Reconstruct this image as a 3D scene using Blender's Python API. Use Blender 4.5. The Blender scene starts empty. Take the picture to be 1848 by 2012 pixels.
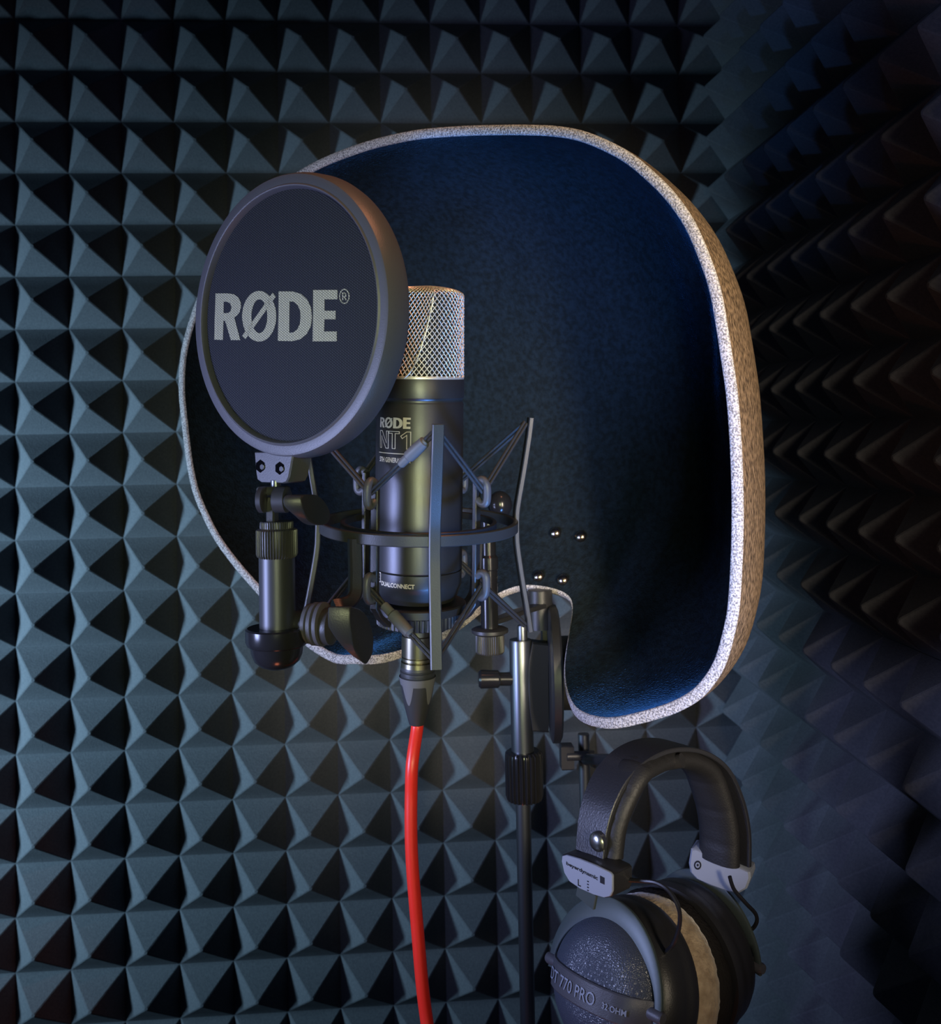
import bpy, math, random
from math import sin, cos, pi, radians, sqrt, atan2
from mathutils import Vector, Matrix, noise
from mathutils.bvhtree import BVHTree

# ------------------------------------------------------------------ camera
F = 2000.0; PCX = 924.0; PCY = 761.0
YAW, PIT, ROLL = 0.0719, -0.0394, -0.0187
CAMZ = 1.35
CAM = Vector((0, 0, CAMZ))
fw = Vector((sin(YAW)*cos(PIT), cos(YAW)*cos(PIT), -sin(PIT)))
r0 = Vector((cos(YAW), -sin(YAW), 0)); u0 = r0.cross(fw)
cr = r0*cos(ROLL)+u0*sin(ROLL); cu = u0*cos(ROLL)-r0*sin(ROLL)
S = bpy.context.scene
cd = bpy.data.cameras.new('camera'); cam = bpy.data.objects.new('camera', cd)
S.collection.objects.link(cam); S.camera = cam
m = Matrix((cr, cu, -fw)).transposed().to_4x4(); m.translation = CAM
cam.matrix_world = m
cd.sensor_fit = 'HORIZONTAL'; cd.sensor_width = 36; cd.lens = F/1848*36
cd.shift_y = -(1006-PCY)/1848
cd.clip_start = 0.02; cd.clip_end = 20
cd.dof.use_dof = True; cd.dof.focus_distance = 0.57; cd.dof.aperture_fstop = 18

# ------------------------------------------------------------------ world, lights, exposure
S.view_settings.view_transform = 'Standard'; S.view_settings.look = 'None'
S.view_settings.exposure = 0.0; S.view_settings.gamma = 1.0
S.view_settings.use_curve_mapping = False
w = bpy.data.worlds.new('world'); S.world = w; w.use_nodes = True
w.node_tree.nodes['Background'].inputs[0].default_value = (0.22, 0.40, 0.85, 1)
w.node_tree.nodes['Background'].inputs[1].default_value = 0.028

def area(name, loc, target, sx, sy, power, col, spread=180):
    l = bpy.data.lights.new(name, 'AREA'); l.shape = 'RECTANGLE'; l.size = sx; l.size_y = sy
    l.energy = power; l.color = col; l.spread = radians(spread)
    o = bpy.data.objects.new(name, l); S.collection.objects.link(o)
    o.location = loc
    d = Vector(target)-Vector(loc)
    o.rotation_euler = d.to_track_quat('-Z', 'Y').to_euler()
    return o
area('window_light', (-1.10, 0.58, CAMZ-0.20), (-0.60, 1.0, CAMZ-0.18), 0.10, 0.40, 5.0, (0.44, 0.76, 1.0), 70)
area('blue_left_light', (-0.45, 0.38, CAMZ-0.12), (0.00, 0.59, CAMZ-0.10), 0.12, 0.22, 1.0, (0.46, 0.54, 1.0), 92)  # blue light from the left, source unseen
area('blue_shield_fill', (0.12, 0.32, CAMZ-0.30), (0.09, 0.65, CAMZ+0.12), 0.06, 0.06, 0.27, (0.12, 0.36, 1.0), 44)  # added blue fill without a known source, brightens the shield's upper inside
area('amber_lamp', (0.26, 0.02, CAMZ+0.02), (0.165, 0.6, CAMZ-0.03), 0.05, 0.40, 0.40, (1.0, 0.84, 0.62), 32)
area('yellow_lamp', (0.00, -0.30, CAMZ+0.02), (0.0, 0.55, CAMZ-0.02), 0.05, 0.40, 0.15, (0.92, 1.0, 0.50), 28)
area('red_floor_bounce_fill', (-0.05, 0.35, CAMZ-0.8), (-0.02, 0.56, CAMZ), 0.12, 0.12, 0.05, (1.0, 0.25, 0.12), 60)  # added lamp standing in for reddish bounce off the floor
area('red_top_fill', (0.20, 0.35, CAMZ+0.65), (-0.02, 0.52, CAMZ+0.16), 0.10, 0.10, 0.10, (1.0, 0.36, 0.20), 34)  # added red fill from above for the pop filter rim and shield edge

# ------------------------------------------------------------------ helpers
def ray(px, py):
    return fw + cr*((px-PCX)/F) + cu*((PCY-py)/F)
def at(px, py, Y):
    d = ray(px, py); return CAM + d*(Y/d.y)
def hit(px, py, P0, n):
    d = ray(px, py); return CAM + d*((P0-CAM).dot(n)/d.dot(n))
def proj(P):
    q = Vector(P)-CAM; d = q.dot(fw)
    return PCX+F*q.dot(cr)/d, PCY-F*q.dot(cu)/d
def mm(px, Y): return px*Y/F          # pixels at depth Y -> metres

MATS = {}
def mat(name, col, rough=0.5, metal=0.0, spec=0.5, bump=0.0, bscale=400, sheen=0.0, col2=None, cscale=300,
        coat=0.0, stretch=None, kind='noise', ior=1.5, detail=3, ramp=(0.35, 0.65), sheencol=None):
    mt = bpy.data.materials.new(name); mt.use_nodes = True
    nt = mt.node_tree; b = nt.nodes['Principled BSDF']
    b.inputs['Base Color'].default_value = (*col, 1); b.inputs['Roughness'].default_value = rough
    b.inputs['Metallic'].default_value = metal; b.inputs['Specular IOR Level'].default_value = spec
    b.inputs['Coat Weight'].default_value = coat; b.inputs['Sheen Weight'].default_value = sheen
    b.inputs['Sheen Roughness'].default_value = 0.14 if name == 'navy_felt' else 0.4
    if sheencol: b.inputs['Sheen Tint'].default_value = (*sheencol, 1)
    tc = nt.nodes.new('ShaderNodeTexCoord'); mp = nt.nodes.new('ShaderNodeMapping')
    nt.links.new(tc.outputs['Object'], mp.inputs['Vector'])
    if stretch: mp.inputs['Scale'].default_value = stretch
    if col2:
        n = nt.nodes.new('ShaderNodeTexNoise'); n.inputs['Scale'].default_value = cscale; n.inputs['Detail'].default_value = detail
        nt.links.new(mp.outputs[0], n.inputs['Vector'])
        r = nt.nodes.new('ShaderNodeValToRGB'); r.color_ramp.elements[0].position = ramp[0]; r.color_ramp.elements[1].position = ramp[1]
        r.color_ramp.elements[0].color = (*col, 1); r.color_ramp.elements[1].color = (*col2, 1)
        nt.links.new(n.outputs['Fac'], r.inputs[0]); nt.links.new(r.outputs[0], b.inputs['Base Color'])
    if bump:
        if kind == 'voronoi':
            n = nt.nodes.new('ShaderNodeTexVoronoi'); n.feature = 'DISTANCE_TO_EDGE'; out = n.outputs['Distance']
        else:
            n = nt.nodes.new('ShaderNodeTexNoise'); n.inputs['Detail'].default_value = 4; out = n.outputs['Fac']
        n.inputs['Scale'].default_value = bscale
        nt.links.new(mp.outputs[0], n.inputs['Vector'])
        bp = nt.nodes.new('ShaderNodeBump'); bp.inputs['Strength'].default_value = bump; bp.inputs['Distance'].default_value = 0.001
        nt.links.new(out, bp.inputs['Height']); nt.links.new(bp.outputs[0], b.inputs['Normal'])
    MATS[name] = mt
    return mt
foam = mat('charcoal_foam', (0.085, 0.088, 0.10), 0.95, spec=0.15, bump=0.35, bscale=900, col2=(0.105, 0.108, 0.12), cscale=500)
wallm = mat('dark_wall', (0.03, 0.03, 0.035), 0.9)
floorm = mat('dark_wood_floor', (0.10, 0.045, 0.025), 0.5, col2=(0.06, 0.03, 0.02), cscale=12, stretch=(1, 12, 1))
liner = mat('navy_felt', (0.009, 0.0120, 0.0145), 0.95, spec=0.03, bump=0.8, bscale=700, sheen=1.0, col2=(0.013, 0.020, 0.028), cscale=260, sheencol=(0.14, 0.50, 1.0))
edgem = mat('light_heather_felt', (0.20, 0.185, 0.18), 0.95, spec=0.1, bump=0.8, bscale=900, col2=(0.62, 0.57, 0.55), cscale=1050, ramp=(0.40, 0.58))
outm = mat('beige_heather_felt', (0.055, 0.036, 0.022), 0.95, spec=0.1, bump=0.8, bscale=700, col2=(0.26, 0.17, 0.10), cscale=850, ramp=(0.38, 0.62), stretch=(1, 1, 0.35))
blk = mat('black_plastic', (0.022, 0.022, 0.026), 0.38, bump=0.12, bscale=1500)
blkg = mat('gloss_black_plastic', (0.015, 0.015, 0.018), 0.2)
rubm = mat('soft_black_plastic', (0.075, 0.075, 0.088), 0.42, spec=0.5, bump=0.15, bscale=1800)
metb = mat('black_anodised_metal', (0.045, 0.046, 0.052), 0.40, metal=0.35, spec=0.6)
barm = mat('dark_grey_coated_metal', (0.05, 0.05, 0.052), 0.38, metal=0.3, spec=0.5, bump=0.1, bscale=1800)
micm = mat('matte_black_microphone_metal', (0.09, 0.09, 0.10), 0.38, metal=0.75, spec=0.5, bump=0.06, bscale=3000)
steel = mat('satin_steel', (0.55, 0.55, 0.50), 0.28, metal=1.0)
brass = mat('dull_brassy_steel', (0.26, 0.24, 0.17), 0.33, metal=1.0)
rivm = mat('dark_nickel', (0.45, 0.36, 0.30), 0.22, metal=1.0)
wirem = mat('champagne_wire', (0.88, 0.80, 0.70), 0.36, metal=0.6)
innm = mat('fine_inner_mesh', (0.10, 0.095, 0.09), 0.5, metal=0.6, bump=1.0, bscale=2500, kind='voronoi')
inkm = mat('silver_print', (0.62, 0.56, 0.48), 0.5, metal=0.2)
cordm = mat('black_elastic_cord', (0.03, 0.03, 0.034), 0.6, bump=0.5, bscale=2500)
slvm = mat('grey_rubber_sleeve', (0.13, 0.13, 0.14), 0.55)
redm = mat('red_rubber_cable', (0.95, 0.035, 0.02), 0.35, spec=0.6)
bootm = mat('grey_rubber_boot', (0.035, 0.036, 0.04), 0.45)
leath = mat('black_leatherette', (0.020, 0.021, 0.028), 0.38, bump=0.18, bscale=900, spec=0.6)
domem = mat('grained_black_housing', (0.055, 0.065, 0.095), 0.32, bump=0.45, bscale=1100, kind='voronoi', spec=0.7)
yokem = mat('grey_painted_yoke', (0.065, 0.085, 0.088), 0.42, metal=0.2)
polm = mat('satin_black_chrome', (0.16, 0.17, 0.19), 0.34, metal=0.9)
shadem = mat('painted_recess_shade', (0.003, 0.003, 0.004), 1.0, spec=0.0)  # black standing in for the shade inside the hexagon recesses
lblm = mat('grey_label_plastic', (0.27, 0.30, 0.38), 0.5)
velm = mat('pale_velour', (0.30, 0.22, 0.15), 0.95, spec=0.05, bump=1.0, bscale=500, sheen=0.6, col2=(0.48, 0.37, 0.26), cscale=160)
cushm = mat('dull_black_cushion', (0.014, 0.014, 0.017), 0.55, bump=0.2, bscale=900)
veld = mat('velour_painted_shade', (0.022, 0.020, 0.020), 0.95, spec=0.05, bump=1.0, bscale=500)  # same velour as the near pad, with the far pad's shade put into the colour
txtd = mat('dark_lettering', (0.008, 0.008, 0.012), 0.5)
wirek = mat('thin_black_wire', (0.012, 0.012, 0.015), 0.35)

# knitted pop-screen cloth
def fabric(name, c1, c2, scale=1):
    mt = bpy.data.materials.new(name); mt.use_nodes = True; nt = mt.node_tree; b = nt.nodes['Principled BSDF']
    b.inputs['Roughness'].default_value = 0.85; b.inputs['Specular IOR Level'].default_value = 0.2
    tc = nt.nodes.new('ShaderNodeTexCoord')
    ws = []
    for rot, sc in ((0.0, 900), (0.6, 900)):
        mp = nt.nodes.new('ShaderNodeMapping'); mp.inputs['Rotation'].default_value = (0, 0, rot)
        nt.links.new(tc.outputs['UV'], mp.inputs['Vector'])
        wv = nt.nodes.new('ShaderNodeTexWave'); wv.inputs['Scale'].default_value = 0.314*sc*scale
        wv.inputs['Distortion'].default_value = 0.6
        if rot: wv.bands_direction = 'Y'
        nt.links.new(mp.outputs[0], wv.inputs['Vector']); ws.append(wv)
    mx = nt.nodes.new('ShaderNodeMath'); mx.operation = 'MULTIPLY'
    nt.links.new(ws[0].outputs['Fac'], mx.inputs[0]); nt.links.new(ws[1].outputs['Fac'], mx.inputs[1])
    r = nt.nodes.new('ShaderNodeValToRGB'); r.color_ramp.elements[0].position = 0.1; r.color_ramp.elements[1].position = 0.7
    r.color_ramp.elements[0].color = (*c1, 1); r.color_ramp.elements[1].color = (*c2, 1)
    nt.links.new(mx.outputs[0], r.inputs[0]); nt.links.new(r.outputs[0], b.inputs['Base Color'])
    bp = nt.nodes.new('ShaderNodeBump'); bp.inputs['Strength'].default_value = 0.4; bp.inputs['Distance'].default_value = 0.0005
    nt.links.new(mx.outputs[0], bp.inputs['Height']); nt.links.new(bp.outputs[0], b.inputs['Normal'])
    return mt
clothm = fabric('knitted_screen_cloth', (0.012, 0.013, 0.018), (0.045, 0.050, 0.064))
clothp = fabric('printed_screen_cloth', (0.18, 0.18, 0.13), (0.66, 0.63, 0.48))

COL = S.collection
def empty(name, loc, label, cat, group=None):
    o = bpy.data.objects.new(name, None); COL.objects.link(o); o.location = loc; o.empty_display_size = 0.02
    o['label'] = label; o['category'] = cat
    if group: o['group'] = group
    return o
def origin(o):
    p = Vector((0, 0, 0))
    while o: p += o.location; o = o.parent
    return p

class MB:
    def __init__(s): s.v = []; s.f = []; s.uv = None
    def add(s, vs, fs):
        b = len(s.v); s.v += [Vector(p) for p in vs]; s.f += [tuple(i+b for i in f) for f in fs]
    def rings(s, rows, closed=True, cap0=False, cap1=False, loop=False):
        b = len(s.v); n = len(rows[0])
        for r in rows: s.v += [Vector(p) for p in r]
        R = len(rows)
        for i in range(R if loop else R-1):
            a = b+i*n; c = b+((i+1) % R)*n
            for j in range(n if closed else n-1):
                k = (j+1) % n; s.f.append((a+j, a+k, c+k, c+j))
        if cap0: s.f.append(tuple(range(b+n-1, b-1, -1)))
        if cap1: s.f.append(tuple(range(b+(R-1)*n, b+R*n)))
    def tube(s, path, r, n=10, caps=True, up=None):
        path = [Vector(p) for p in path]; rows = []
        T0 = (path[1]-path[0]).normalized()
        a = T0.orthogonal().normalized() if up is None else (up-T0*up.dot(T0)).normalized()
        for i, p in enumerate(path):
            t = (path[min(i+1, len(path)-1)]-path[max(i-1, 0)]).normalized()
            a = (a-t*a.dot(t)).normalized(); bb = t.cross(a)
            rr = r[i] if isinstance(r, (list, tuple)) else r
            rows.append([p+a*(rr*cos(2*pi*k/n))+bb*(rr*sin(2*pi*k/n)) for k in range(n)])
        s.rings(rows, True, caps, caps)
    def lathe(s, prof, O, ax=Vector((0, 0, 1)), n=48, ref=None, rib=None, cap=True):
        """prof: list of (r, z) or (r, z, ribbed)"""
        ax = Vector(ax).normalized(); a = ax.orthogonal().normalized() if ref is None else (ref-ax*ref.dot(ax)).normalized()
        b = ax.cross(a); rows = []
        for q in prof:
            r, z = q[0], q[1]; row = []
            for k in range(n):
                th = 2*pi*k/n; rr = r
                if rib and len(q) > 2 and q[2]: rr = r - (rib if (k % 4) in (2, 3) else 0)
                row.append(O+ax*z+(a*cos(th)+b*sin(th))*max(rr, 1e-5))
            rows.append(row)
        s.rings(rows, True, cap, cap)
    def ribbon(s, path, wdir, w, t, closed=False):
        """flat bar: rectangle cross-section; wdir gives width direction per point or const"""
        path = [Vector(p) for p in path]; N = len(path); rows = []
        for i, p in enumerate(path):
            if closed: tg = (path[(i+1) % N]-path[i-1]).normalized()
            else: tg = (path[min(i+1, N-1)]-path[max(i-1, 0)]).normalized()
            wd = Vector(wdir[i]) if isinstance(wdir, list) else Vector(wdir)
            wd = (wd-tg*wd.dot(tg)).normalized(); td = tg.cross(wd)
            ww = (w[i] if isinstance(w, (list, tuple)) else w)/2; tt = t/2; c = min(ww, tt)*0.35
            rows.append([p+wd*x+td*y for x, y in ((-ww, -tt+c), (-ww+c, -tt), (ww-c, -tt), (ww, -tt+c), (ww, tt-c), (ww-c, tt), (-ww+c, tt), (-ww, tt-c))])
        s.rings(rows, True, not closed, not closed, loop=closed)
    def prism(s, poly, ex, bev=0.0):
        """poly: 3d points, ex: extrusion vector or list of vectors"""
        n = len(poly); c = sum((Vector(p) for p in poly), Vector())/n
        exs = ex if isinstance(ex, list) else [ex]*n
        A = [Vector(p) for p in poly]; B = [p+e for p, e in zip(A, exs)]
        if bev:
            def inn(P, cc): return [p+(cc-p).normalized()*bev for p in P]
            cb = sum(B, Vector())/n
            A1 = [p+e.normalized()*0 for p, e in zip(inn(A, c), exs)]
            A2 = [p+(e.normalized()*bev if e.length > 3*bev else e*0.3) for p, e in zip(A, exs)]
            B2 = [q-(e.normalized()*bev if e.length > 3*bev else e*0.3) for q, e in zip(B, exs)]
            B1 = inn(B, cb)
            s.rings([A1, A2, B2, B1], True, True, True)
        else: s.rings([A, B], True, True, True)
    def box(s, c, ax, ay, az, bev=0.0):
        c = Vector(c); ax = Vector(ax); ay = Vector(ay); az = Vector(az)
        s.prism([c-ax-ay-az, c+ax-ay-az, c+ax+ay-az, c-ax+ay-az], az*2, bev)
    def sphere(s, c, r, ax=Vector((0, 0, 1)), sx=1, n=24, m_=12):
        pr = [(r*sin(pi*i/m_), -r*sx*cos(pi*i/m_)) for i in range(m_+1)]
        s.lathe(pr, Vector(c), ax, n, cap=False)
    def scaled(s, c, k):
        s.v = [c+(p-c)*k for p in s.v]; return s
    def build(s, name, mt, parent=None, smooth=35, kind=None, label=None, bevel=0):
        me = bpy.data.meshes.new(name)
        off = origin(parent) if parent else Vector((0, 0, 0))
        me.from_pydata([tuple(p-off) for p in s.v], [], s.f); me.validate()
        import bmesh
        bm = bmesh.new(); bm.from_mesh(me); bmesh.ops.recalc_face_normals(bm, faces=bm.faces); bm.to_mesh(me); bm.free()
        if smooth:
            me.polygons.foreach_set('use_smooth', [True]*len(me.polygons))
            me.set_sharp_from_angle(angle=radians(smooth))
        if s.uv:
            ul = me.uv_layers.new(name='uv')
            for lp in me.loops: ul.data[lp.index].uv = s.uv[lp.vertex_index]
        me.materials.append(mt)
        o = bpy.data.objects.new(name, me); COL.objects.link(o); o.parent = parent
        if kind: o['kind'] = kind
        if label: o['label'] = label
        if bevel:
            bv = o.modifiers.new('bevel', 'BEVEL'); bv.width = bevel; bv.segments = 2; bv.limit_method = 'ANGLE'
        return o

def crom(pts, n=8, closed=False):
    P = [Vector(p) for p in pts]; N = len(P); out = []
    for i in range(N if closed else N-1):
        a, b, c, d = (P[(i-1) % N], P[i], P[(i+1) % N], P[(i+2) % N]) if closed else (P[max(i-1, 0)], P[i], P[i+1], P[min(i+2, N-1)])
        for k in range(n):
            t = k/n
            out.append(0.5*((2*b)+(c-a)*t+(2*a-5*b+4*c-d)*t*t+(3*b-a-3*c+d)*t**3))
    if not closed: out.append(P[-1])
    return out

def text_mesh(body, offset=0.0):
    """built-in font -> (verts2d, faces), normalised to height of capitals = 1, starting at x=0"""
    cu_ = bpy.data.curves.new('t', 'FONT'); cu_.body = body; cu_.offset = offset; cu_.resolution_u = 3
    o = bpy.data.objects.new('t', cu_); COL.objects.link(o)
    dg = bpy.context.evaluated_depsgraph_get(); me = bpy.data.meshes.new_from_object(o.evaluated_get(dg))
    vs = [(v.co.x, v.co.y) for v in me.vertices]; fs = [tuple(p.vertices) for p in me.polygons]
    bpy.data.objects.remove(o); bpy.data.curves.remove(cu_); bpy.data.meshes.remove(me)
    x0 = min(v[0] for v in vs); x1 = max(v[0] for v in vs); y0 = min(v[1] for v in vs); y1 = max(v[1] for v in vs)
    return [((x-x0)/(x1-x0), (y-y0)/(y1-y0)) for x, y in vs], fs
def poly_fill(splines):
    """2D filled curve with holes"""
    cu_ = bpy.data.curves.new('t', 'CURVE'); cu_.dimensions = '2D'; cu_.fill_mode = 'BOTH'
    for sp in splines:
        s_ = cu_.splines.new('POLY'); s_.points.add(len(sp)-1); s_.use_cyclic_u = True
        for p, q in zip(s_.points, sp): p.co = (q[0], q[1], 0, 1)
    o = bpy.data.objects.new('t', cu_); COL.objects.link(o)
    dg = bpy.context.evaluated_depsgraph_get(); me = bpy.data.meshes.new_from_object(o.evaluated_get(dg))
    vs = [(v.co.x, v.co.y) for v in me.vertices]; fs = [tuple(p.vertices) for p in me.polygons]
    bpy.data.objects.remove(o); bpy.data.curves.remove(cu_); bpy.data.meshes.remove(me)
    return vs, fs
def strokes(paths, w):
    """closed/open 2D polylines -> quads of width w"""
    vs = []; fs = []
    for pts, closed in paths:
        n = len(pts)
        P = [Vector((a, b)) for a, b in pts]; b0 = len(vs)
        for i in range(n):
            p = P[i]; a = P[(i-1) % n] if (closed or i) else p-(P[1]-p); c = P[(i+1) % n] if (closed or i < n-1) else p+(p-P[-2])
            d1 = (p-a).normalized(); d2 = (c-p).normalized(); n1 = Vector((-d1.y, d1.x)); n2 = Vector((-d2.y, d2.x))
            mt_ = (n1+n2); L = mt_.length
            mt_ = n1 if L < 0.3 else mt_/L
            k = min(1/max(mt_.dot(n1), 0.35), 2.2)
            vs += [tuple(p+mt_*(w/2*k)), tuple(p-mt_*(w/2*k))]
        for i in range(n if closed else n-1):
            j = (i+1) % n; fs.append((b0+2*i, b0+2*i+1, b0+2*j+1, b0+2*j))
    return vs, fs
def subdiv_flat(vs, fs, maxlen):
    import bmesh
    bm = bmesh.new(); V = [bm.verts.new((x, y, 0)) for x, y in vs]
    for f in fs:
        try: bm.faces.new([V[i] for i in f])
        except Exception: pass
    bmesh.ops.triangulate(bm, faces=bm.faces)
    for _ in range(4):
        E_ = [e for e in bm.edges if e.calc_length() > maxlen]
        if not E_: break
        bmesh.ops.subdivide_edges(bm, edges=E_, cuts=1); bmesh.ops.triangulate(bm, faces=bm.faces)
    bm.verts.index_update()
    o = [(v.co.x, v.co.y) for v in bm.verts], [tuple(v.index for v in f.verts) for f in bm.faces]
    bm.free(); return o

# ------------------------------------------------------------------ room shell with foam panels
C = 0.0508; HP = 0.030; BASE = 0.018
D = 19.9132*C; GX = -7.2421*C; GZ = CAMZ+8.0257*C; WR = 0.336
def structure(o): o['kind'] = 'structure'; return o
def slab(name, a, b, mt):
    mb = MB(); a = Vector(a); b = Vector(b); h = (b-a)/2
    mb.box((a+b)/2, (h.x, 0, 0), (0, h.y, 0), (0, 0, h.z)); return structure(mb.build(name, mt, smooth=0))
floor_ = slab('floor', (-2.2, -1.6, -0.05), (0.6, 1.3, 0), floorm)
wb = slab('wall_back', (-2.2, D+BASE, 0), (0.6, D+BASE+0.1, 2.6), wallm)
wr = slab('wall_right', (WR+BASE, -1.6, 0), (WR+BASE+0.1, D+BASE, 2.6), wallm)

def foam_mesh(nc, nr, name):
    vs = []; fs = []; idx = {}
    def vv(p):
        k = (round(p[0], 5), round(p[1], 5), round(p[2], 5))
        if k not in idx: idx[k] = len(vs); vs.append(p)
        return idx[k]
    for j in range(nr):
        for i in range(nc):
            cx_, cy_ = (i+.5)*C, (j+.5)*C
            def ring(q, ch, z):
                a = q*C/2; b = a-ch
                return [vv((cx_+x, cy_+y, z)) for x, y in ((a, -b), (a, b), (b, a), (-b, a), (-a, b), (-a, -b), (-b, -a), (b, -a))]
            rg = [ring(1.0, 0.00002, 0.0), ring(0.985, 0.0007, 0.0003), ring(0.55, 0.0009, 0.0003+0.435*HP), ring(0.10, 0.0009, HP*0.895), ring(0.055, 0.0010, HP*0.925)]
            for a, b in zip(rg, rg[1:]):
                for k in range(8):
                    l = (k+1) % 8; fs.append((a[k], a[l], b[l], b[k]))
            fs.append(tuple(rg[-1]))
    W_, H_ = nc*C, nr*C
    e = 0.0003
    for A_, B_ in (((0, 0), (W_, 0)), ((W_, 0), (W_, H_)), ((W_, H_), (0, H_)), ((0, H_), (0, 0))):
        b0 = len(vs); vs += [(A_[0], A_[1], 0), (B_[0], B_[1], 0), (B_[0], B_[1], -BASE), (A_[0], A_[1], -BASE)]; fs.append((b0, b0+3, b0+2, b0+1))
    b0 = len(vs); vs += [(0, 0, -BASE), (W_, 0, -BASE), (W_, H_, -BASE), (0, H_, -BASE)]; fs.append((b0, b0+3, b0+2, b0+1))
    me = bpy.data.meshes.new(name); me.from_pydata(vs, [], fs)
    me.polygons.foreach_set('use_smooth', [True]*len(me.polygons)); me.set_sharp_from_angle(angle=radians(20))
    me.materials.append(foam); return me
fm6 = foam_mesh(6, 6, 'foam_panel'); fm3 = foam_mesh(3, 6, 'foam_panel_cut')
random.seed(4)
def panel(parent, me, loc, bx, by, bz):
    o = bpy.data.objects.new('foam_panel', me); COL.objects.link(o); o.parent = parent
    m_ = Matrix((bx, by, bz)).transposed().to_4x4()
    m_ = m_ @ Matrix.Rotation(radians(random.uniform(-0.05, 0.05)), 4, 'Z')
    o.rotation_euler = m_.to_euler()
    o.location = Vector(loc)
for jr in (-7, -1, 5, 11, 17, 23):
    zb = GZ-(jr+6)*C
    for ic in (-19, -13, -7, -1, 5, 11):
        me = fm3 if ic == 11 else fm6
        panel(wb, me, (GX+ic*C+random.uniform(-.0002, .0002), D, zb+random.uniform(-.0002, .0002)), Vector((1, 0, 0)), Vector((0, 0, 1)), Vector((0, -1, 0)))
    for k in range(5):
        panel(wr, fm6, (WR, D-0.012-k*6*C-0.0001*k, zb+random.uniform(-.0002, .0002)), Vector((0, -1, 0)), Vector((0, 0, 1)), Vector((-1, 0, 0)))

# ------------------------------------------------------------------ reflection filter (felt bowl)
RF = empty('reflection_filter', at(1100, 1400, 0.62), 'large felt vocal booth shield with navy inside and pale speckled edge, curving behind the microphone', 'acoustic shield')
PN = Vector((-0.66, -0.75, 0)).normalized()         # opening normal
PR = at(1455, 900, 0.515)                           # a point of the opening plane
def rim(px, py): return hit(px, py, PR, PN)
rim_px = [(708, 1309), (660, 1304), (605, 1272), (560, 1228), (509, 1171), (459, 1113), (422, 1061), (397, 1011), (379, 965), (366, 903), (357, 826), (352, 765), (355, 703),
          (366, 651), (386, 590), (415, 525), (455, 458), (510, 392), (580, 340), (631, 312), (682, 291), (733, 274), (783, 262), (834, 253), (911, 247), (987, 245), (1038, 245), (1089, 247), (1139, 255),
          (1190, 274), (1241, 302), (1292, 345), (1328, 383), (1363, 434), (1394, 505), (1414, 566), (1428, 642), (1437, 700), (1446, 769), (1454, 879), (1458, 968), (1458, 1058), (1455, 1147), (1450, 1207),
          (1440, 1255), (1427, 1300), (1409, 1335), (1380, 1370), (1345, 1393), (1303, 1410), (1235, 1428), (1185, 1435), (1120, 1434), (1030, 1424), (930, 1400), (820, 1358)]
rp = [rim(*p) for p in rim_px]
Wd_ = Vector((0, 0, 1)).cross(PN).normalized()      # in-plane horizontal
if Wd_.x < 0: Wd_ = -Wd_
CEN = rim(985, 830)
def loc2(p): q = p-CEN; return q.dot(Wd_), q.z
pol = []
for p in crom(rp, 6, True):
    a, b = loc2(p); pol.append((atan2(b/0.19, a/0.24), p))
pol.sort(key=lambda q: q[0])
def R_of(t):
    t = (t+pi) % (2*pi)-pi
    lo, hi = 0, len(pol)-1
    if t <= pol[0][0] or t >= pol[-1][0]:
        a, b = pol[-1], pol[0]; ta = a[0]; tb = b[0]+2*pi; tt = t if t >= ta else t+2*pi
    else:
        while hi-lo > 1:
            mid = (lo+hi)//2
            if pol[mid][0] <= t: lo = mid
            else: hi = mid
        a, b = pol[lo], pol[hi]; ta, tb, tt = a[0], b[0], t
    k = (tt-ta)/max(tb-ta, 1e-9); return a[1].lerp(b[1], k)
DEPTH = 0.158; BOWL = 2.02
APEX = Vector((0.0, 0.0, 0.0))
def surf(x, y):
    """disc domain -> outer surface"""
    s = min(sqrt(x*x+y*y), 1.0); t = atan2(y, x)
    ph = s*pi/2
    g = sin(ph)**(2/BOWL) if s > 0 else 0
    # gentle ease so the centre grid is not singular
    c_ = max(cos(ph), 0)**(2/BOWL)
    R = R_of(t)
    return CEN+(R-CEN)*g-PN*(DEPTH*c_)
# full outer surface for ray casting the notch outline
NT, NS = 120, 30
vs = []; fs = []; prm = []
for i in range(NT):
    for j in range(NS+1):
        s = j/NS; t = -pi+2*pi*i/NT; vs.append(surf(s*cos(t), s*sin(t))); prm.append((s*cos(t), s*sin(t)))
tri = []
for i in range(NT):
    for j in range(NS):
        a = i*(NS+1)+j; b = ((i+1) % NT)*(NS+1)+j
        tri += [(a, b, b+1), (a, b+1, a+1)]
bvh = BVHTree.FromPolygons(vs, tri)
def disc_of(px, py):
    d = ray(px, py).normalized(); h = bvh.ray_cast(CAM, d, 3)
    # farthest hit = inside of the far shell
    last = None; o = CAM
    while h[0] is not None:
        last = h; o = h[0]+d*0.002; h = bvh.ray_cast(o, d, 3)
    if last is None: return None
    tr = tri[last[2]]; P = last[0]
    from mathutils.interpolate import poly_3d_calc
    wts = poly_3d_calc([vs[k] for k in tr], P)
    return sum(prm[k][0]*w_ for k, w_ in zip(tr, wts)), sum(prm[k][1]*w_ for k, w_ in zip(tr, wts))
notch_px = [(740, 1306), (780, 1296), (825, 1279), (861, 1262), (900, 1240), (939, 1209), (975, 1180), (1015, 1162), (1045, 1159), (1075, 1162), (1108, 1171), (1126, 1184), (1131, 1205), (1127, 1235), (1121, 1269), (1115, 1305), (1113, 1336), (1115, 1362), (1120, 1383), (1130, 1405), (1145, 1422)]
bd = []
tb0 = None
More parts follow.
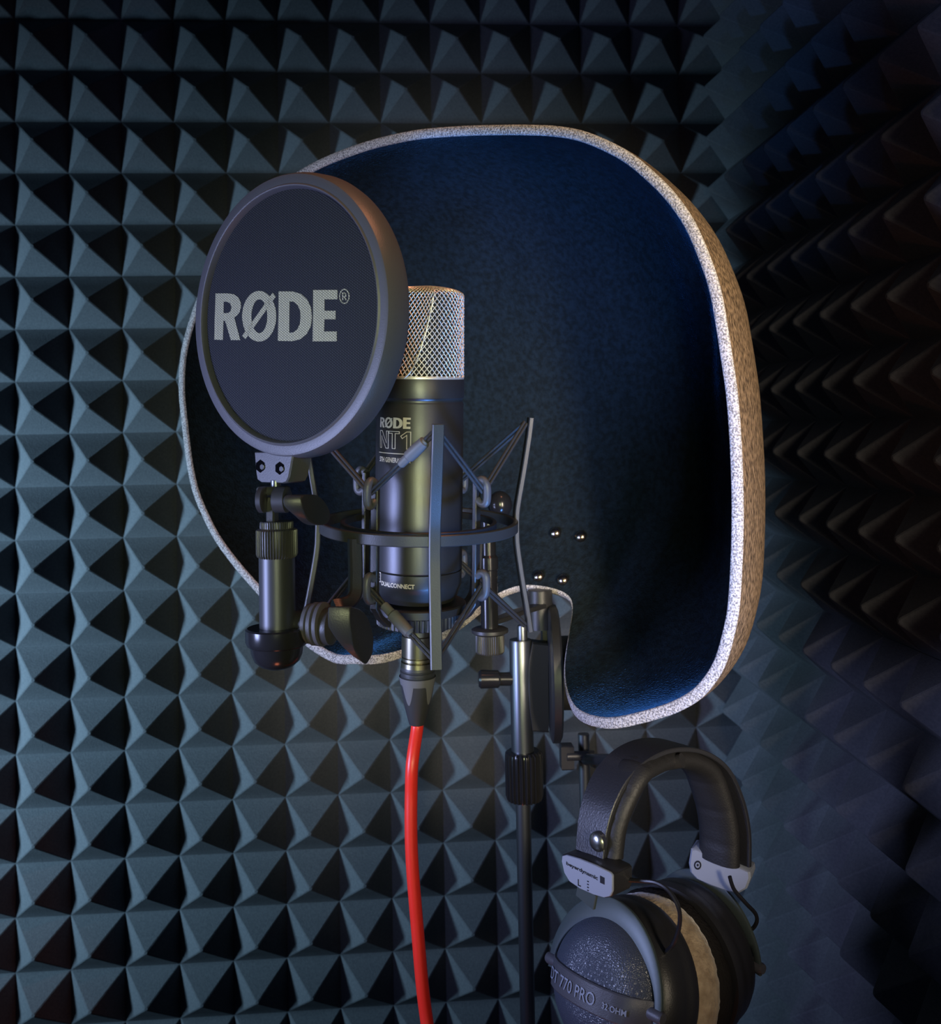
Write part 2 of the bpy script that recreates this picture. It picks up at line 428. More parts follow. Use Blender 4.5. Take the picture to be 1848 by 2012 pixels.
for p in crom([rim(*q) for q in rim_px[:-4]][::1], 3):
    a, b = loc2(p); t = atan2(b/0.19, a/0.24); bd.append((cos(t), sin(t)))
nd = []
for q in notch_px[::-1]:
    r_ = disc_of(*q)
    if r_: nd.append(r_)
nd = [(p.x, p.y) for p in crom([Vector((a, b, 0)) for a, b in nd], 4)]
bd = bd+nd
NB = len(bd)
for _ in range(5):       # round the two corners where rim and cut-out meet
    bd = [((bd[i-1][0]+2*bd[i][0]+bd[(i+1) % NB][0])/4, (bd[i-1][1]+2*bd[i][1]+bd[(i+1) % NB][1])/4) for i in range(NB)]
CX, CY = 0.05, 0.12
def fold(x, y):
    """soft vertical folds of the felt"""
    t = atan2(y, x); s = sqrt(x*x+y*y)
    return 0.0016*sin(x*46+2*sin(y*3))*max(0, 1-abs(s-0.5)*2.2)*(0.6+0.4*sin(y*5+1))+0.0022*sin(t*11+s*5)*max(0, s-0.35)*(1-s)*3*(1 if y < 0 else 0.4)
TH = 0.0062
NR = 34
def shellpt(x, y):
    e = 0.004
    s = sqrt(x*x+y*y)
    if s > 0.992: x, y = x*0.992/s, y*0.992/s
    p = surf(x, y); dx = surf(x+e, y)-surf(x-e, y); dy = surf(x, y+e)-surf(x, y-e)
    n = dx.cross(dy).normalized()
    if n.dot(PN) < 0: n = -n       # towards the inside
    return n
outer = []; inner = []
for j in range(NR+1):
    k = (j/NR); k = k**0.85
    ro = []; ri = []
    for bx, by in bd:
        x = CX+(bx-CX)*k; y = CY+(by-CY)*k
        p = surf(x, y); n = shellpt(x, y)
        ro.append(p); f_ = fold(x, y) if j < NR-1 else 0
        ri.append(p+n*(TH+f_))
    outer.append(ro); inner.append(ri)
mb = MB(); mb.rings([[q for q in r_] for r_ in outer]); sh = mb.build('outer_shell', outm, RF, smooth=80)
mb = MB(); mb.rings(inner)
ln = mb.build('felt_liner', liner, RF, smooth=80)
liner_bvh = BVHTree.FromPolygons([v.co+RF.location for v in ln.data.vertices], [tuple(p.vertices) for p in ln.data.polygons])
mb = MB()
O_ = outer[-1]; I_ = inner[-1]; O2 = outer[-2]; I2 = inner[-2]
def band(a): return [o.lerp(i, a) for o, i in zip(O_, I_)]
lift = []
for k in range(NB):
    d = ((O_[k]-O2[k])+(I_[k]-I2[k])); lift.append(d.normalized() if d.length > 1e-9 else Vector())
mb.rings([[p+l*h for p, l in zip(band(a), lift)] for a, h in ((-0.01, -0.0004), (0.02, 0.0008), (0.12, 0.0014), (0.5, 0.0017), (0.88, 0.0014), (0.98, 0.0008), (1.01, -0.0004))])
mb.build('edge_band', edgem, RF, smooth=80)
for q in ((1091, 1047), (1141, 1054), (1058, 1132), (1106, 1139)):
    d = ray(*q).normalized(); h = liner_bvh.ray_cast(CAM, d, 3)
    if h[0] is None: continue
    n = h[1] if h[1].dot(d) < 0 else -h[1]
    mb = MB(); mb.lathe([(0.0045, -0.001), (0.0045, 0.0004), (0.0040, 0.0018), (0.0026, 0.0030), (0.0008, 0.0036)], h[0], n, 20)
    mb.build('rivet', rivm, RF)

# ------------------------------------------------------------------ microphone frame
MY = 0.588
MO = at(822.5, 1031, MY)
ez = Vector((0.024, -0.062, 1)).normalized(); ex = Vector((1, 0, 0)); ex = (ex-ez*ex.dot(ez)).normalized(); ey = ex.cross(ez)   # ey towards the camera
if ey.y > 0: ey = -ey
def M(r, a, z): return MO+(ex*sin(radians(a))+ey*cos(radians(a)))*r+ez*z
def zf(y, r=0.0, a=0.0):
    lo, hi = -0.3, 0.3
    for _ in range(40):
        mid = (lo+hi)/2
        if proj(M(r, a, mid))[1] > y: lo = mid
        else: hi = mid
    return (lo+hi)/2
MIC = empty('microphone', M(0, 0, zf(1200)), 'black large diaphragm studio microphone with woven champagne wire head, held upright in the cradle', 'microphone')
RB = 0.0250
Z = lambda y, r=RB: zf(y, r, 0)
mb = MB()
mb.lathe([(0.016, Z(1200)), (0.0205, Z(1196)), (0.0222, Z(1184)), (0.0236, Z(1170)), (0.0245, Z(1163)), (0.0248, Z(1158)), (0.0249, Z(1134))], MO, ez, 72)
mb.build('base_cap', micm, MIC)
mb = MB()
mb.lathe([(0.0235, Z(1135)), (0.0245, Z(1132.5)), (0.0250, Z(1130)), (0.0250, Z(796)), (0.0246, Z(793)), (0.0243, Z(789)), (0.0246, Z(786)), (0.0252, Z(783.5)), (0.0253, Z(778)), (0.0253, Z(748)), (0.0248, Z(743.5)), (0.0235, Z(742))], MO, ez, 96)
mb.build('body', micm, MIC)
# grille
FA = -36.0     # direction the capsule faces
zg0, zg1 = Z(744), zf(560, 0.012, 0)
HG = zg1-zg0
def gpt(v, phi, off=0.0):
    """v 0..1 side, 1..1.6 rounding onto the top"""
    if v <= 1: t = v; z = zg0+HG*0.90*v; sh_ = 1
    else:
        q = min((v-1)/0.6, 1.0); t = 1; z = zg0+HG*(0.90+0.10*sin(q*pi/2)); sh_ = 1-0.9*(1-cos(q*pi/2)) if q < 1 else 0.1
    R_ = RB*0.992+off
    cx_ = R_*sin(phi); cy_ = R_*cos(phi)
    fl = R_*(0.97-0.36*t**0.8)
    s_ = 1 if cy_ >= 0 else -1; ay = abs(cy_)
    kk = 0.0009
    h_ = max(kk-abs(ay-fl), 0)/kk
    ay = min(ay, fl)-h_*h_*kk*0.25
    cx_ *= (1-0.02*t)
    X = cx_*sh_; Yy = s_*ay*(sh_ if v > 1 else 1)
    a = radians(FA)
    dirf = ex*sin(a)+ey*cos(a); dirs = ex*cos(a)-ey*sin(a)
    return MO+ez*z+dirs*X+dirf*Yy
mb = MB()
mb.rings([[gpt(v, 2*pi*k/96, -0.0014) for k in range(96)] for v in [0, .1, .2, .3, .4, .5, .6, .7, .8, .9, 1, 1.1, 1.2, 1.35, 1.5, 1.6]], True, True, True)
gin = mb.build('inner_mesh', innm, MIC)
mb = MB()
NWI = 54; STEPS = 46; TW = 1.55
for fam in (1, -1):
    for k in range(NWI):
        path = []
        for i in range(STEPS+1):
            v = 1.45*i/STEPS
            phi = 2*pi*k/NWI+fam*TW*(v if v < 1 else 1+(v-1)*0.5)
            wv = 0.00032*fam*sin(2*pi*(v*11.5)+k*pi)
            path.append(gpt(v, phi, wv))
        mb.tube(path, 0.00033, 5, False)
mb.build('wire_mesh', wirem, MIC, smooth=80, kind='stuff')
mb = MB()     # seams of the head: welded edges where front and side mesh meet
for sgn in (1, -1):
    for base in (0, pi):
        pth = []
        for i in range(24):
            v = 1.3*i/23; t = min(v, 1); fl = 0.97-0.36*t**0.8
            pth.append(gpt(v, base+sgn*math.acos(min(fl, 0.999))*1.0, 0.0003))
        mb.tube(pth, 0.00042, 6, False)
mb.rings([[MO+ez*(zg0+dz)+(ex*sin(2*pi*k/72)+ey*cos(2*pi*k/72))*rr for k in range(72)] for rr, dz in ((0.0250, -0.0005), (0.0252, 0.0004), (0.0248, 0.0012), (0.024, 0.0012))])
mb.build('mesh_seam', wirem, MIC, smooth=60)
# printing on the body: arc coordinates
def cyl_print(vs2, fs2, a0, a1, y0, y1, name, parent, R_=RB+0.00012, ml=0.08):
    vs2, fs2 = subdiv_flat(vs2, fs2, ml)
    mb = MB()
    z1, z0 = Z(y0), Z(y1)
    mb.add([M(R_, a0+(a1-a0)*x, z0+(z1-z0)*y) for x, y in vs2], fs2)
    return mb.build(name, inkm, parent, smooth=0)
def norm(vs2, x0, y0, x1, y1): return [((x-x0)/(x1-x0), (y1-y)/(y1-y0)) for x, y in vs2]
def ell(cx_, cy_, rx, ry, n=28, a0=0, a1=2*pi): return [(cx_+rx*cos(a0+(a1-a0)*k/n), cy_+ry*sin(a0+(a1-a0)*k/n)) for k in range(n)]
LOGO = {   # traced letter outlines, zoom pixels of the screen (x 262..1045, y 875..1203)
 'R': [[(270, 898), (345, 897), (385, 903), (412, 922), (428, 952), (430, 985), (422, 1015), (405, 1038), (388, 1050), (425, 1195), (366, 1195), (330, 1072), (319, 1072), (317, 1195), (262, 1192)],
       [(322, 950), (345, 951), (362, 962), (370, 985), (366, 1008), (350, 1022), (320, 1024)]],
 'O': [ell(545, 1043, 108, 162, 40), ell(546, 1043, 50, 108, 32)],
 'S': [[(437, 1168), (458, 1190), (650, 918), (630, 893)]],
 'D': [[(668, 884), (760, 885), (810, 900), (850, 935), (874, 985), (880, 1045), (874, 1105), (848, 1155), (805, 1190), (755, 1202), (664, 1200)],
       [(738, 948), (765, 950), (790, 972), (806, 1010), (808, 1048), (804, 1092), (786, 1128), (762, 1146), (736, 1148)]],
 'E': [[(888, 875), (1045, 875), (1045, 935), (962, 935), (962, 1008), (1033, 1008), (1033, 1062), (961, 1062), (958, 1140), (1040, 1140), (1040, 1203), (886, 1203)]]}
lv = []; lf = []
for k, sp in LOGO.items():
    a, b = poly_fill([[(x, -y) for x, y in s_] for s_ in sp]); o_ = len(lv)
    lv += [(x, -y) for x, y in a]; lf += [tuple(i+o_ for i in f) for f in b]
cyl_print(norm(lv, 262, 875, 1045, 1203), lf, -63, -12.5, 821, 843, 'printed_logo', MIC)
NTP = [([(0.02, 0), (0.02, 1), (0.12, 1), (0.29, 0.30), (0.29, 1), (0.36, 1), (0.36, 0), (0.27, 0), (0.09, 0.70), (0.09, 0)], True),
       ([(0.38, 1), (0.70, 1), (0.70, 0.88), (0.58, 0.88), (0.58, 0), (0.49, 0), (0.49, 0.88), (0.38, 0.88)], True),
       ([(0.74, 0.74), (0.90, 1), (1.0, 1), (1.0, 0), (0.90, 0), (0.90, 0.80), (0.78, 0.60)], True)]
a, b = strokes([([(x*1.0, y*0.62) for x, y in p], c) for p, c in NTP], 0.022)
cyl_print([(x, y/0.62) for x, y in a], b, -63, -12.5, 849, 883, 'printed_model_mark', MIC)
cyl_print([(0, 0), (1, 0), (1, 1), (0, 1)], [(0, 1, 2, 3)], -65, -7, 892, 893.6, 'printed_rule', MIC)
a, b = text_mesh('5TH GENERATION', 0.03); cyl_print(a, b, -63, -12.5, 901, 911, 'printed_lettering', MIC)
def base_print(vs2, fs2, a0, a1, y0, y1):
    return cyl_print(vs2, fs2, a0, a1, y0, y1, 'printed_lettering', MIC, R_=0.02502)
a, b = text_mesh('DUALCONNECT', 0.03); base_print(a, b, -57, -6, 1149, 1158)
a, b = strokes([([(0, 0), (1, 0), (1, 1), (0, 1)], True), ([(.25, .3), (.75, .3)], False), ([(.25, .7), (.75, .7)], False)], 0.12); base_print(a, b, -70, -59, 1134, 1152)

# ------------------------------------------------------------------ cable with connector
cpath = [M(0, 0, zf(y)) for y in (1330, 1380, 1432)]
c0 = cpath[-1]
CB = empty('microphone_cable', c0, 'bright red microphone cable with grey plug, hanging down from the microphone base', 'cable')
mb = MB(); zz = lambda y: zf(y, 0.009)
mb.lathe([(0.0088, zz(1240)), (0.0088, zz(1254)), (0.0093, zz(1256)), (0.0093, zz(1296)), (0.0089, zz(1297.5)), (0.0093, zz(1299)), (0.0094, zz(1304)), (0.0089, zz(1306)), (0.0096, zz(1308)), (0.0098, zz(1318))], MO, ez, 48)
mb.build('connector_barrel', brass, CB, label='brushed steel connector barrel')
mb = MB()
mb.lathe([(0.0088, zz(1316)), (0.0098, zz(1317)), (0.0100, zz(1322)), (0.0095, zz(1323.5)), (0.0095, zz(1325)), (0.0101, zz(1327)), (0.0101, zz(1332)), (0.0096, zz(1333)), (0.0096, zz(1335)), (0.0101, zz(1337)), (0.0092, zz(1365)), (0.0072, zz(1400)), (0.0052, zz(1426)), (0.0046, zz(1433)), (0.003, zz(1434))], MO, ez, 48)
mb.build('cable_boot', bootm, CB)
mb = MB(); rows = []
for i in range(9):
    row = []
    for k in range(96):
        th = 360*k/96
        low = 1352+38*max(0, -cos(radians((th-22+15)*4)))**0.8
        y = 1337+(low-1337)*i/8
        r_ = 0.0106-0.0032*max(0, (y-1337))/65
        row.append(M(r_, th, zz(y)))
    rows.append(row)
rows.append([M(0.0092-0.0032*0.6*((360*0)/1), 0, 0)]*0 or [p+(MO+ez*((p-MO).dot(ez))-p).normalized()*0.0012 for p in rows[-1]])
mb.rings(rows); mb.build('petal_sleeve', slvm, CB, smooth=50)
pts = [c0+ez*0.004, c0]+[at(x, y, Y_) for x, y, Y_ in ((809.5, 1500, .588), (807.5, 1560, .588), (807, 1612, .587), (808, 1665, .586), (811, 1720, .585), (815.5, 1775, .584), (820, 1828, .583), (829.5, 1937, .58), (839, 2012, .578), (853, 2110, .57), (872, 2250, .56))]
mb = MB(); mb.tube(crom(pts, 8), 0.00365, 20); mb.build('cord', redm, CB, label='bright red rubber cord')

# ------------------------------------------------------------------ shock mount
SM = empty('shock_mount', M(0, 0, zf(1250)), 'black suspension cradle with ring, four bent uprights and elastic cords around the microphone', 'shock mount')
RR = 0.0555; HB = 0.0030
mb = MB()
pth = [M(RR, a, 0) for a in range(0, 360, 4)]
mb.ribbon(pth, [ez]*len(pth), 0.0062, 0.0030, closed=True)
mb.build('ring', barm, SM)
mb = MB(); pth = [M(0.0435, a, 0.0005) for a in range(0, 360, 5)]
mb.ribbon(pth, [ez]*len(pth), 0.004, 0.0025, closed=True)
mb.build('inner_ring', blk, SM)
ANG = (7, 97, 187, 277)
TOPZ = 0.0615; BOTZ = -0.0640
tops = []; bots = []
for a in ANG:
    mb = MB(); prof = []
    for z, r in ((TOPZ, 0.0655), (0.050, 0.0642), (0.030, 0.0612), (0.012, 0.0582), (0.004, 0.0574), (-0.004, 0.0574), (-0.014, 0.0580), (-0.034, 0.0612), (-0.052, 0.0645), (BOTZ, 0.0665)):
        prof.append(M(r, a, z))
    tg = M(1, a+90, 0)-M(0, a+90, 0)
    mb.ribbon(crom(prof, 4), tg, 0.0062, 0.0030)
    mb.build('upright', barm, SM)
    tops.append(M(0.0625, a, TOPZ-0.003)); bots.append(M(0.0635, a, BOTZ+0.0035))
# inner cradle: four bars with hooks between the uprights
HA = (-38, 52, 142, 232)
zh1 = 0.0215; zh2 = -0.0285
hooks_t = []; hooks_b = []
for a in HA:
    mb = MB()
    mb.ribbon([M(0.0395, a, z) for z in (zh1+0.006, 0.0, zh2-0.012)]+[M(0.035, a, zh2-0.018), M(0.028, a, zf(1208))], M(1, a+90, 0)-M(0, a, 0), 0.0048, 0.0028)
    cb = mb.build('cradle_bar', blk, SM)
    for z, sg in ((zh1, 1), (zh2, -1)):
        mb = MB()
        mb.tube(crom([M(0.040, a, z-0.004*sg), M(0.0435, a, z-0.006*sg), M(0.0462, a, z-0.004*sg), M(0.0462, a, z+0.004*sg), M(0.0435, a, z+0.0075*sg), M(0.040, a, z+0.006*sg)], 5), 0.0023, 12)
        mb.build('hook', rubm, cb)
    hooks_t.append(M(0.0440, a, zh1+0.001)); hooks_b.append(M(0.0440, a, zh2-0.001))
def cord(a, b, n1=0.0009, sleeve=None):
    d = (b-a).normalized(); side = d.cross(ey).normalized()
    mb = MB()
    for s_ in (-1, 1):
        mb.tube([a+side*s_*0.0009, a.lerp(b, .5)+side*s_*0.0010, b+side*s_*0.0009], n1, 8)
    c_ = mb.build('elastic_cord', cordm, SM)
    if sleeve:
        t0, t1 = sleeve; p = a.lerp(b, t0); q = a.lerp(b, t1); L = (q-p)
        mb = MB(); mb.lathe([(0.0016, 0), (0.0022, 0.001), (0.0022, L.length*.26), (0.0031, L.length*.3), (0.0033, L.length*.85), (0.0026, L.length*.98), (0.0018, L.length)], p, L, 18)
        mb.build('cord_sleeve', slvm, c_)
for i in range(4):
    j0 = i; j1 = (i+3) % 4
    # upright i sits between hook i-1... (HA[i] is left of ANG[i])
    for hk, sl in ((i, 1), ((i+1) % 4, 0)):
        hi = hk if True else 0
        ht = hooks_t[hi]; hb = hooks_b[hi]
        cord(tops[i], ht, sleeve=None)
        cord(bots[i], hb, sleeve=None)
# sleeves on the two front-left cords
def sleeve_on(a, b, t0, t1):
    p = a.lerp(b, t0); q = a.lerp(b, t1); L = (q-p); l = L.length
    mb = MB(); mb.lathe([(0.0018, 0), (0.0024, 0.001), (0.0031, l*.06), (0.0034, l*.45), (0.0033, l*.66), (0.0025, l*.70), (0.0024, l*.97), (0.0018, l)], p, L, 20)
    mb.build('cord_sleeve', slvm, SM)
sleeve_on(tops[0], hooks_t[0], 0.16, 0.54)
sleeve_on(bots[0], hooks_b[0], 0.36, 0.78)
# base plate and thread ring under the microphone
mb = MB()
mb.lathe([(0.024, Z(1204, .027)), (0.0265, Z(1203, .027)), (0.0275, Z(1205, .027)), (0.0275, Z(1219, .027)), (0.0262, Z(1221, .027)), (0.024, Z(1221, .027))], MO, ez, 72)
mb.build('base_flange', metb, SM)
mb = MB()
mb.lathe([(0.0225, Z(1220, .024)), (0.0238, Z(1221.5, .024), 1), (0.0238, Z(1244, .024), 1), (0.0225, Z(1246, .024)), (0.0110, Z(1247, .024))], MO, ez, 200, rib=0.0008)
mb.build('locking_ring', metb, SM, smooth=25)
# strap that carries the pop filter joint (front left of the ring)
A1 = -48
rd = (M(1, A1, 0)-M(0, A1, 0)); td_ = (M(1, A1+90, 0)-M(0, A1+90, 0))
mb = MB()
sp = [at(697, 1058, .545), at(697, 1075, .545), at(698, 1110, .545), at(698, 1150, .545), at(697, 1166, .544), at(690, 1180, .542), at(672, 1188, .540), at(655, 1192, .538)]
mb.ribbon(crom(sp, 5), Vector((1, 0.35, 0)), 0.0070, 0.0060)
mb.build('pop_filter_bracket', blk, SM)
# second strap, back right, towards the stand post
mb = MB()
sp = [at(938, 1052, .625), at(936, 1100, .625), at(934, 1140, .625), at(930, 1168, .625), at(915, 1188, .622), at(893, 1196, .61), at(872, 1200, .60)]
mb.ribbon(crom(sp, 5), Vector((0.4, -1, 0)), 0.0090, 0.0036)
mb.build('stand_bracket', barm, SM)
# stand post with dome, flange and knurled nut
PY = 0.66
Pc = at(962, 1240, PY); up = Vector((0, 0, 1))
zp = lambda y: (at(962, y, PY)-Pc).z
mb = MB(); mb.lathe([(mm(17, PY), zp(1240)), (mm(17, PY), zp(1120)), (mm(19, PY), zp(1118)), (mm(19, PY), zp(1095)), (mm(15, PY), zp(1090)), (mm(15, PY), zp(1015))], Pc, up, 36); mb.build('post', blkg, SM)
mb = MB(); mb.sphere(at(982, 992, PY), mm(24, PY), up, 1.15); mb.build('ball_knob', blkg, SM)
mb = MB(); mb.lathe([(mm(30, PY), zp(1233)), (mm(36, PY), zp(1236)), (mm(36, PY), zp(1242)), (mm(30, PY), zp(1246))], Pc, up, 48); mb.build('post_flange', metb, SM)
mb = MB(); mb.lathe([(mm(27, PY), zp(1245)), (mm(28, PY), zp(1247), 1), (mm(28, PY), zp(1280), 1), (mm(26, PY), zp(1283)), (mm(12, PY), zp(1284))], Pc, up, 160, rib=0.0005); mb.build('knurled_nut', barm, SM, smooth=25)

# ------------------------------------------------------------------ pop filter
NPF = Vector((-0.665, -0.747, 0)).normalized()
PFC = at(554.5, 618, 0.520)
WPF = Vector((0.747, -0.665, 0)); UPF = Vector((0, 0, 1))
def pdisc(u, v, d=0): return PFC+WPF*u+UPF*v-NPF*d
PF = empty('pop_filter', at(541, 1317, 0.53), 'round black pop screen with pale brand lettering, on a short post left of the microphone', 'pop filter')
RO = mm(277, 0.520); RI = mm(249, 0.520)
mb = MB(); NP = 128
prof = [(RI-0.0006, 0.0035), (RI, 0.0010), (RI+0.0006, 0.0000), (RI+0.0012, -0.0002), (RI+0.0020, 0.0006), (RO-0.0018, 0.0006), (RO-0.0006, 0.0010), (RO, 0.0022), (RO+0.0010, 0.0055), (RO+0.0013, 0.0120), (RO+0.0006, 0.0145), (RO-0.0010, 0.0152), (RI+0.001, 0.0152), (RI-0.001, 0.0130), (RI-0.0006, 0.0035)]
mb.rings([[pdisc(r*cos(2*pi*k/NP), r*sin(2*pi*k/NP), d) for k in range(NP)] for r, d in prof])
mb.build('rim', rubm, PF, smooth=40)
def disc(dd, name, mt):
    mb = MB(); vs = []; fs = []; uv = []
    nr = 16
    for i in range(nr+1):
        r = (RI+0.0008)*i/nr
        for k in range(64):
            t = 2*pi*k/64; vs.append(pdisc(r*cos(t), r*sin(t), dd+0.0006*(1-(i/nr)**2))); uv.append((r*cos(t), r*sin(t)))
    for i in range(nr):
        for k in range(64):
            a = i*64+k; b = i*64+(k+1) % 64; fs.append((a, b, b+64, a+64))
    mb.add(vs, fs); mb.uv = uv
    return mb.build(name, mt, PF, smooth=60)
disc(0.0032, 'screen', clothm); disc(0.0120, 'rear_screen', clothm)
def on_screen(vs2, fs2, name, mt, ml=30):
    vs2, fs2 = subdiv_flat(vs2, fs2, ml)
    mb = MB(); P0 = pdisc(0, 0, 0.0031); vs = []; uv = []
    for x, y in vs2:
        p = hit(340+x/3.246, 300+y/3.246, P0, NPF); q = p-PFC
        u, v = q.dot(WPF), q.dot(UPF); rr = min((u*u+v*v)/(RI*RI), 1)
        vs.append(pdisc(u, v, 0.0031+0.0006*(1-rr)-0.00012)); uv.append((u, v))
    mb.add(vs, fs2); mb.uv = uv; return mb.build(name, mt, PF, smooth=0)
on_screen([p for p in lv], lf, 'printed_logo', clothp)
a, b = strokes([(ell(1089, 916, 30, 45, 28), True), ([(1079, 942), (1079, 892)], False), ([(1079, 894), (1092, 895), (1099, 905), (1097, 916), (1079, 919)], False), ([(1089, 919), (1101, 942)], False)], 6.5)
on_screen(a, b, 'printed_registered_mark', clothp)
# clamp block under the rim with two flat black hexagons painting recess shade
BN = (NPF+Vector((0.15, -0.1, 0))).normalized()
BP0 = pdisc(0, -RO, 0.0022)
blkpx = [(499, 888), (502, 930), (504, 942), (512, 948), (556, 950), (563, 947), (568, 936), (576, 888)]
poly = [hit(x, y, BP0, NPF) for x, y in blkpx]
mb = MB(); mb.prism(poly, -NPF*0.0135, 0.0008); cl = mb.build('clamp_block', rubm, PF)
for cx_, cy_ in ((511, 916), (549, 920)):
    hx = []
    for k in range(6):
        hx.append(hit(cx_+9.5*sin(k*pi/3), cy_+13*cos(k*pi/3), BP0+NPF*0.0002, NPF))
    mb = MB(); mb.prism(hx, -NPF*0.0003); mb.build('hex_recess_shade', shadem, cl)
    hx = [hit(cx_+3+4.6*sin(k*pi/3), cy_+1.5+6.2*cos(k*pi/3), BP0+NPF*0.0008, NPF) for k in range(6)]
    mb = MB(); mb.prism(hx, -NPF*0.0006, 0.0002); mb.build('hex_nut', metb, cl)
JY = 0.530
Jc = at(541, 990, JY)
zj = lambda y: (at(541, y, JY)-Jc).z
mb = MB(); mb.lathe([(mm(10, JY), zj(962)), (mm(10, JY), zj(944))], at(542, 990, JY), up, 24); mb.build('neck', polm, PF)
# clevis: two cheeks joined on top
jn = Vector((0.96, -0.28, 0)); jt = Vector((0.28, 0.96, 0))      # pin axis / depth
mb = MB()
for cxp, dep in ((516, 0), (553, 0)):
    c_ = at(cxp, 982, JY-0.004)
    hw_ = 6 if cxp < 530 else 13
    mb.lathe([(mm(23, JY), -mm(hw_, JY)), (mm(25, JY), -mm(hw_-1.5, JY)), (mm(25, JY), mm(hw_-1.5, JY)), (mm(23, JY), mm(hw_, JY))], c_, jn, 32)
mb.box(at(537, 964, JY), jn*mm(28, JY), jt*mm(16, JY), up*mm(8, JY), 0.0008)
mb.build('clevis', metb, PF, smooth=40)
mb = MB(); mb.ribbon([at(537, 978, JY), at(535, 990, JY), at(535, 1024, JY)], jt, mm(26, JY), mm(17, JY)); mb.build('swivel_tongue', barm, PF)
def wing(face_px, ex_px, Yk, name, n=None, parent=PF, y_tip=None, mt=blk, kmin=0.06):
    n = (n or Vector((0.86, -0.51, 0))).normalized()
    cx_ = sum(p[0] for p in face_px)/len(face_px); cy_ = sum(p[1] for p in face_px)/len(face_px)
    P0 = at(cx_, cy_, Yk); poly = [hit(x, y, P0, n) for x, y in face_px]
    poly = crom(poly, 3, True)
    ys = [proj(p)[1] for p in poly]; y0, y1 = min(ys), max(ys)
    exs = []
    for p, y in zip(poly, ys):
        k = 1.0
        if y > y0+(y1-y0)*0.35: k = max(kmin, 1-((y-y0)/(y1-y0)-0.35)/0.65)**0.75
        exs.append(Vector((-1, 0.15, 0.0)).normalized()*mm(ex_px, Yk)*k)
    mb = MB(); mb.prism(poly, exs, 0.0006); return mb.build(name, mt, parent, smooth=35)
z4 = lambda pts: [(460+x/4.28, 870+y/4.28) for x, y in pts]
wing(z4([(572, 450), (620, 436), (690, 438), (745, 470), (790, 535), (810, 600), (803, 655), (770, 688), (700, 690), (640, 662), (590, 600), (566, 520)]), 36, 0.508, 'wing_knob', kmin=0.45)
mb = MB(); mb.tube([at(556, 982, JY-.004), at(575, 985, 0.517)], mm(12, .52), 20); mb.build('knob_shaft', metb, PF)
mb = MB(); mb.lathe([(mm(30, JY), zj(1024)), (mm(32, JY), zj(1026), 1), (mm(32, JY), zj(1037), 1), (mm(30, JY), zj(1040))], at(543, 990, JY), up, 160, rib=0.0005); mb.build('knurled_ring', barm, PF, smooth=25)
mb = MB(); mb.lathe([(mm(33, JY), zj(1038)), (mm(39.5, JY), zj(1041), 1), (mm(40, JY), zj(1044), 1), (mm(40, JY), zj(1088), 1), (mm(38, JY), zj(1093), 1), (mm(34, JY), zj(1096))], at(543, 990, JY), up, 176, rib=0.0008); mb.build('knurled_collar', barm, PF, smooth=25)
mb = MB(); mb.lathe([(mm(34.5, JY), zj(1092)), (mm(34.5, JY), zj(1240))], at(542.5, 990, JY), up, 64); mb.build('post', metb, PF)
mb = MB(); mb.lathe([(mm(30, JY), zj(1232)), (mm(56, JY), zj(1232)), (mm(60, JY), zj(1235)), (mm(60, JY), zj(1258)), (mm(57, JY), zj(1266)), (mm(52, JY), zj(1269)), (mm(51, JY), zj(1272)), (mm(49, JY), zj(1284)), (mm(43, JY), zj(1298)), (mm(32, JY), zj(1308)), (mm(16, JY), zj(1314)), (mm(2, JY), zj(1316))], at(541, 990, JY), up, 72); mb.build('dome_base', blkg, PF)
# pivot joint towards the bracket: ribbed washers, bolt and wing knob
ja = Vector((0.93, -0.36, 0)).normalized()
Wc = at(628, 1226, .528)
mb = MB(); mb.lathe([(mm(24, .53), -mm(48, .53)), (mm(26, .53), -mm(10, .53))], Wc, ja, 32); mb.build('joint_arm', blk, PF)
for k, (o_, r_) in enumerate(((-20, 38), (-7, 41), (6, 42))):
    mb = MB(); mb.lathe([(mm(r_-5, .53), mm(o_-6, .53)), (mm(r_, .53), mm(o_-4, .53)), (mm(r_, .53), mm(o_+3, .53)), (mm(r_-5, .53), mm(o_+5, .53))], Wc, ja, 48); mb.build('friction_washer', rubm, PF)
mb = MB(); mb.lathe([(mm(33, .53), mm(8, .53)), (mm(35, .53), mm(12, .53)), (mm(35, .53), mm(26, .53)), (mm(28, .53), mm(30, .53))], Wc+Vector((0, 0, -.001)), ja, 40); mb.build('clamp_bush', barm, PF)
mb = MB(); mb.lathe([(mm(15, .53), mm(26, .53)), (mm(15, .53), mm(50, .53))], Wc, ja, 24); mb.build('bolt', steel, PF)
wing(z4([(975, 1384), (1010, 1384), (1065, 1402), (1115, 1450), (1150, 1530), (1170, 1620), (1172, 1720), (1155, 1800), (1120, 1856), (1092, 1848), (1048, 1798), (1010, 1720), (985, 1620), (970, 1500)]), 43, 0.500, 'wing_knob')

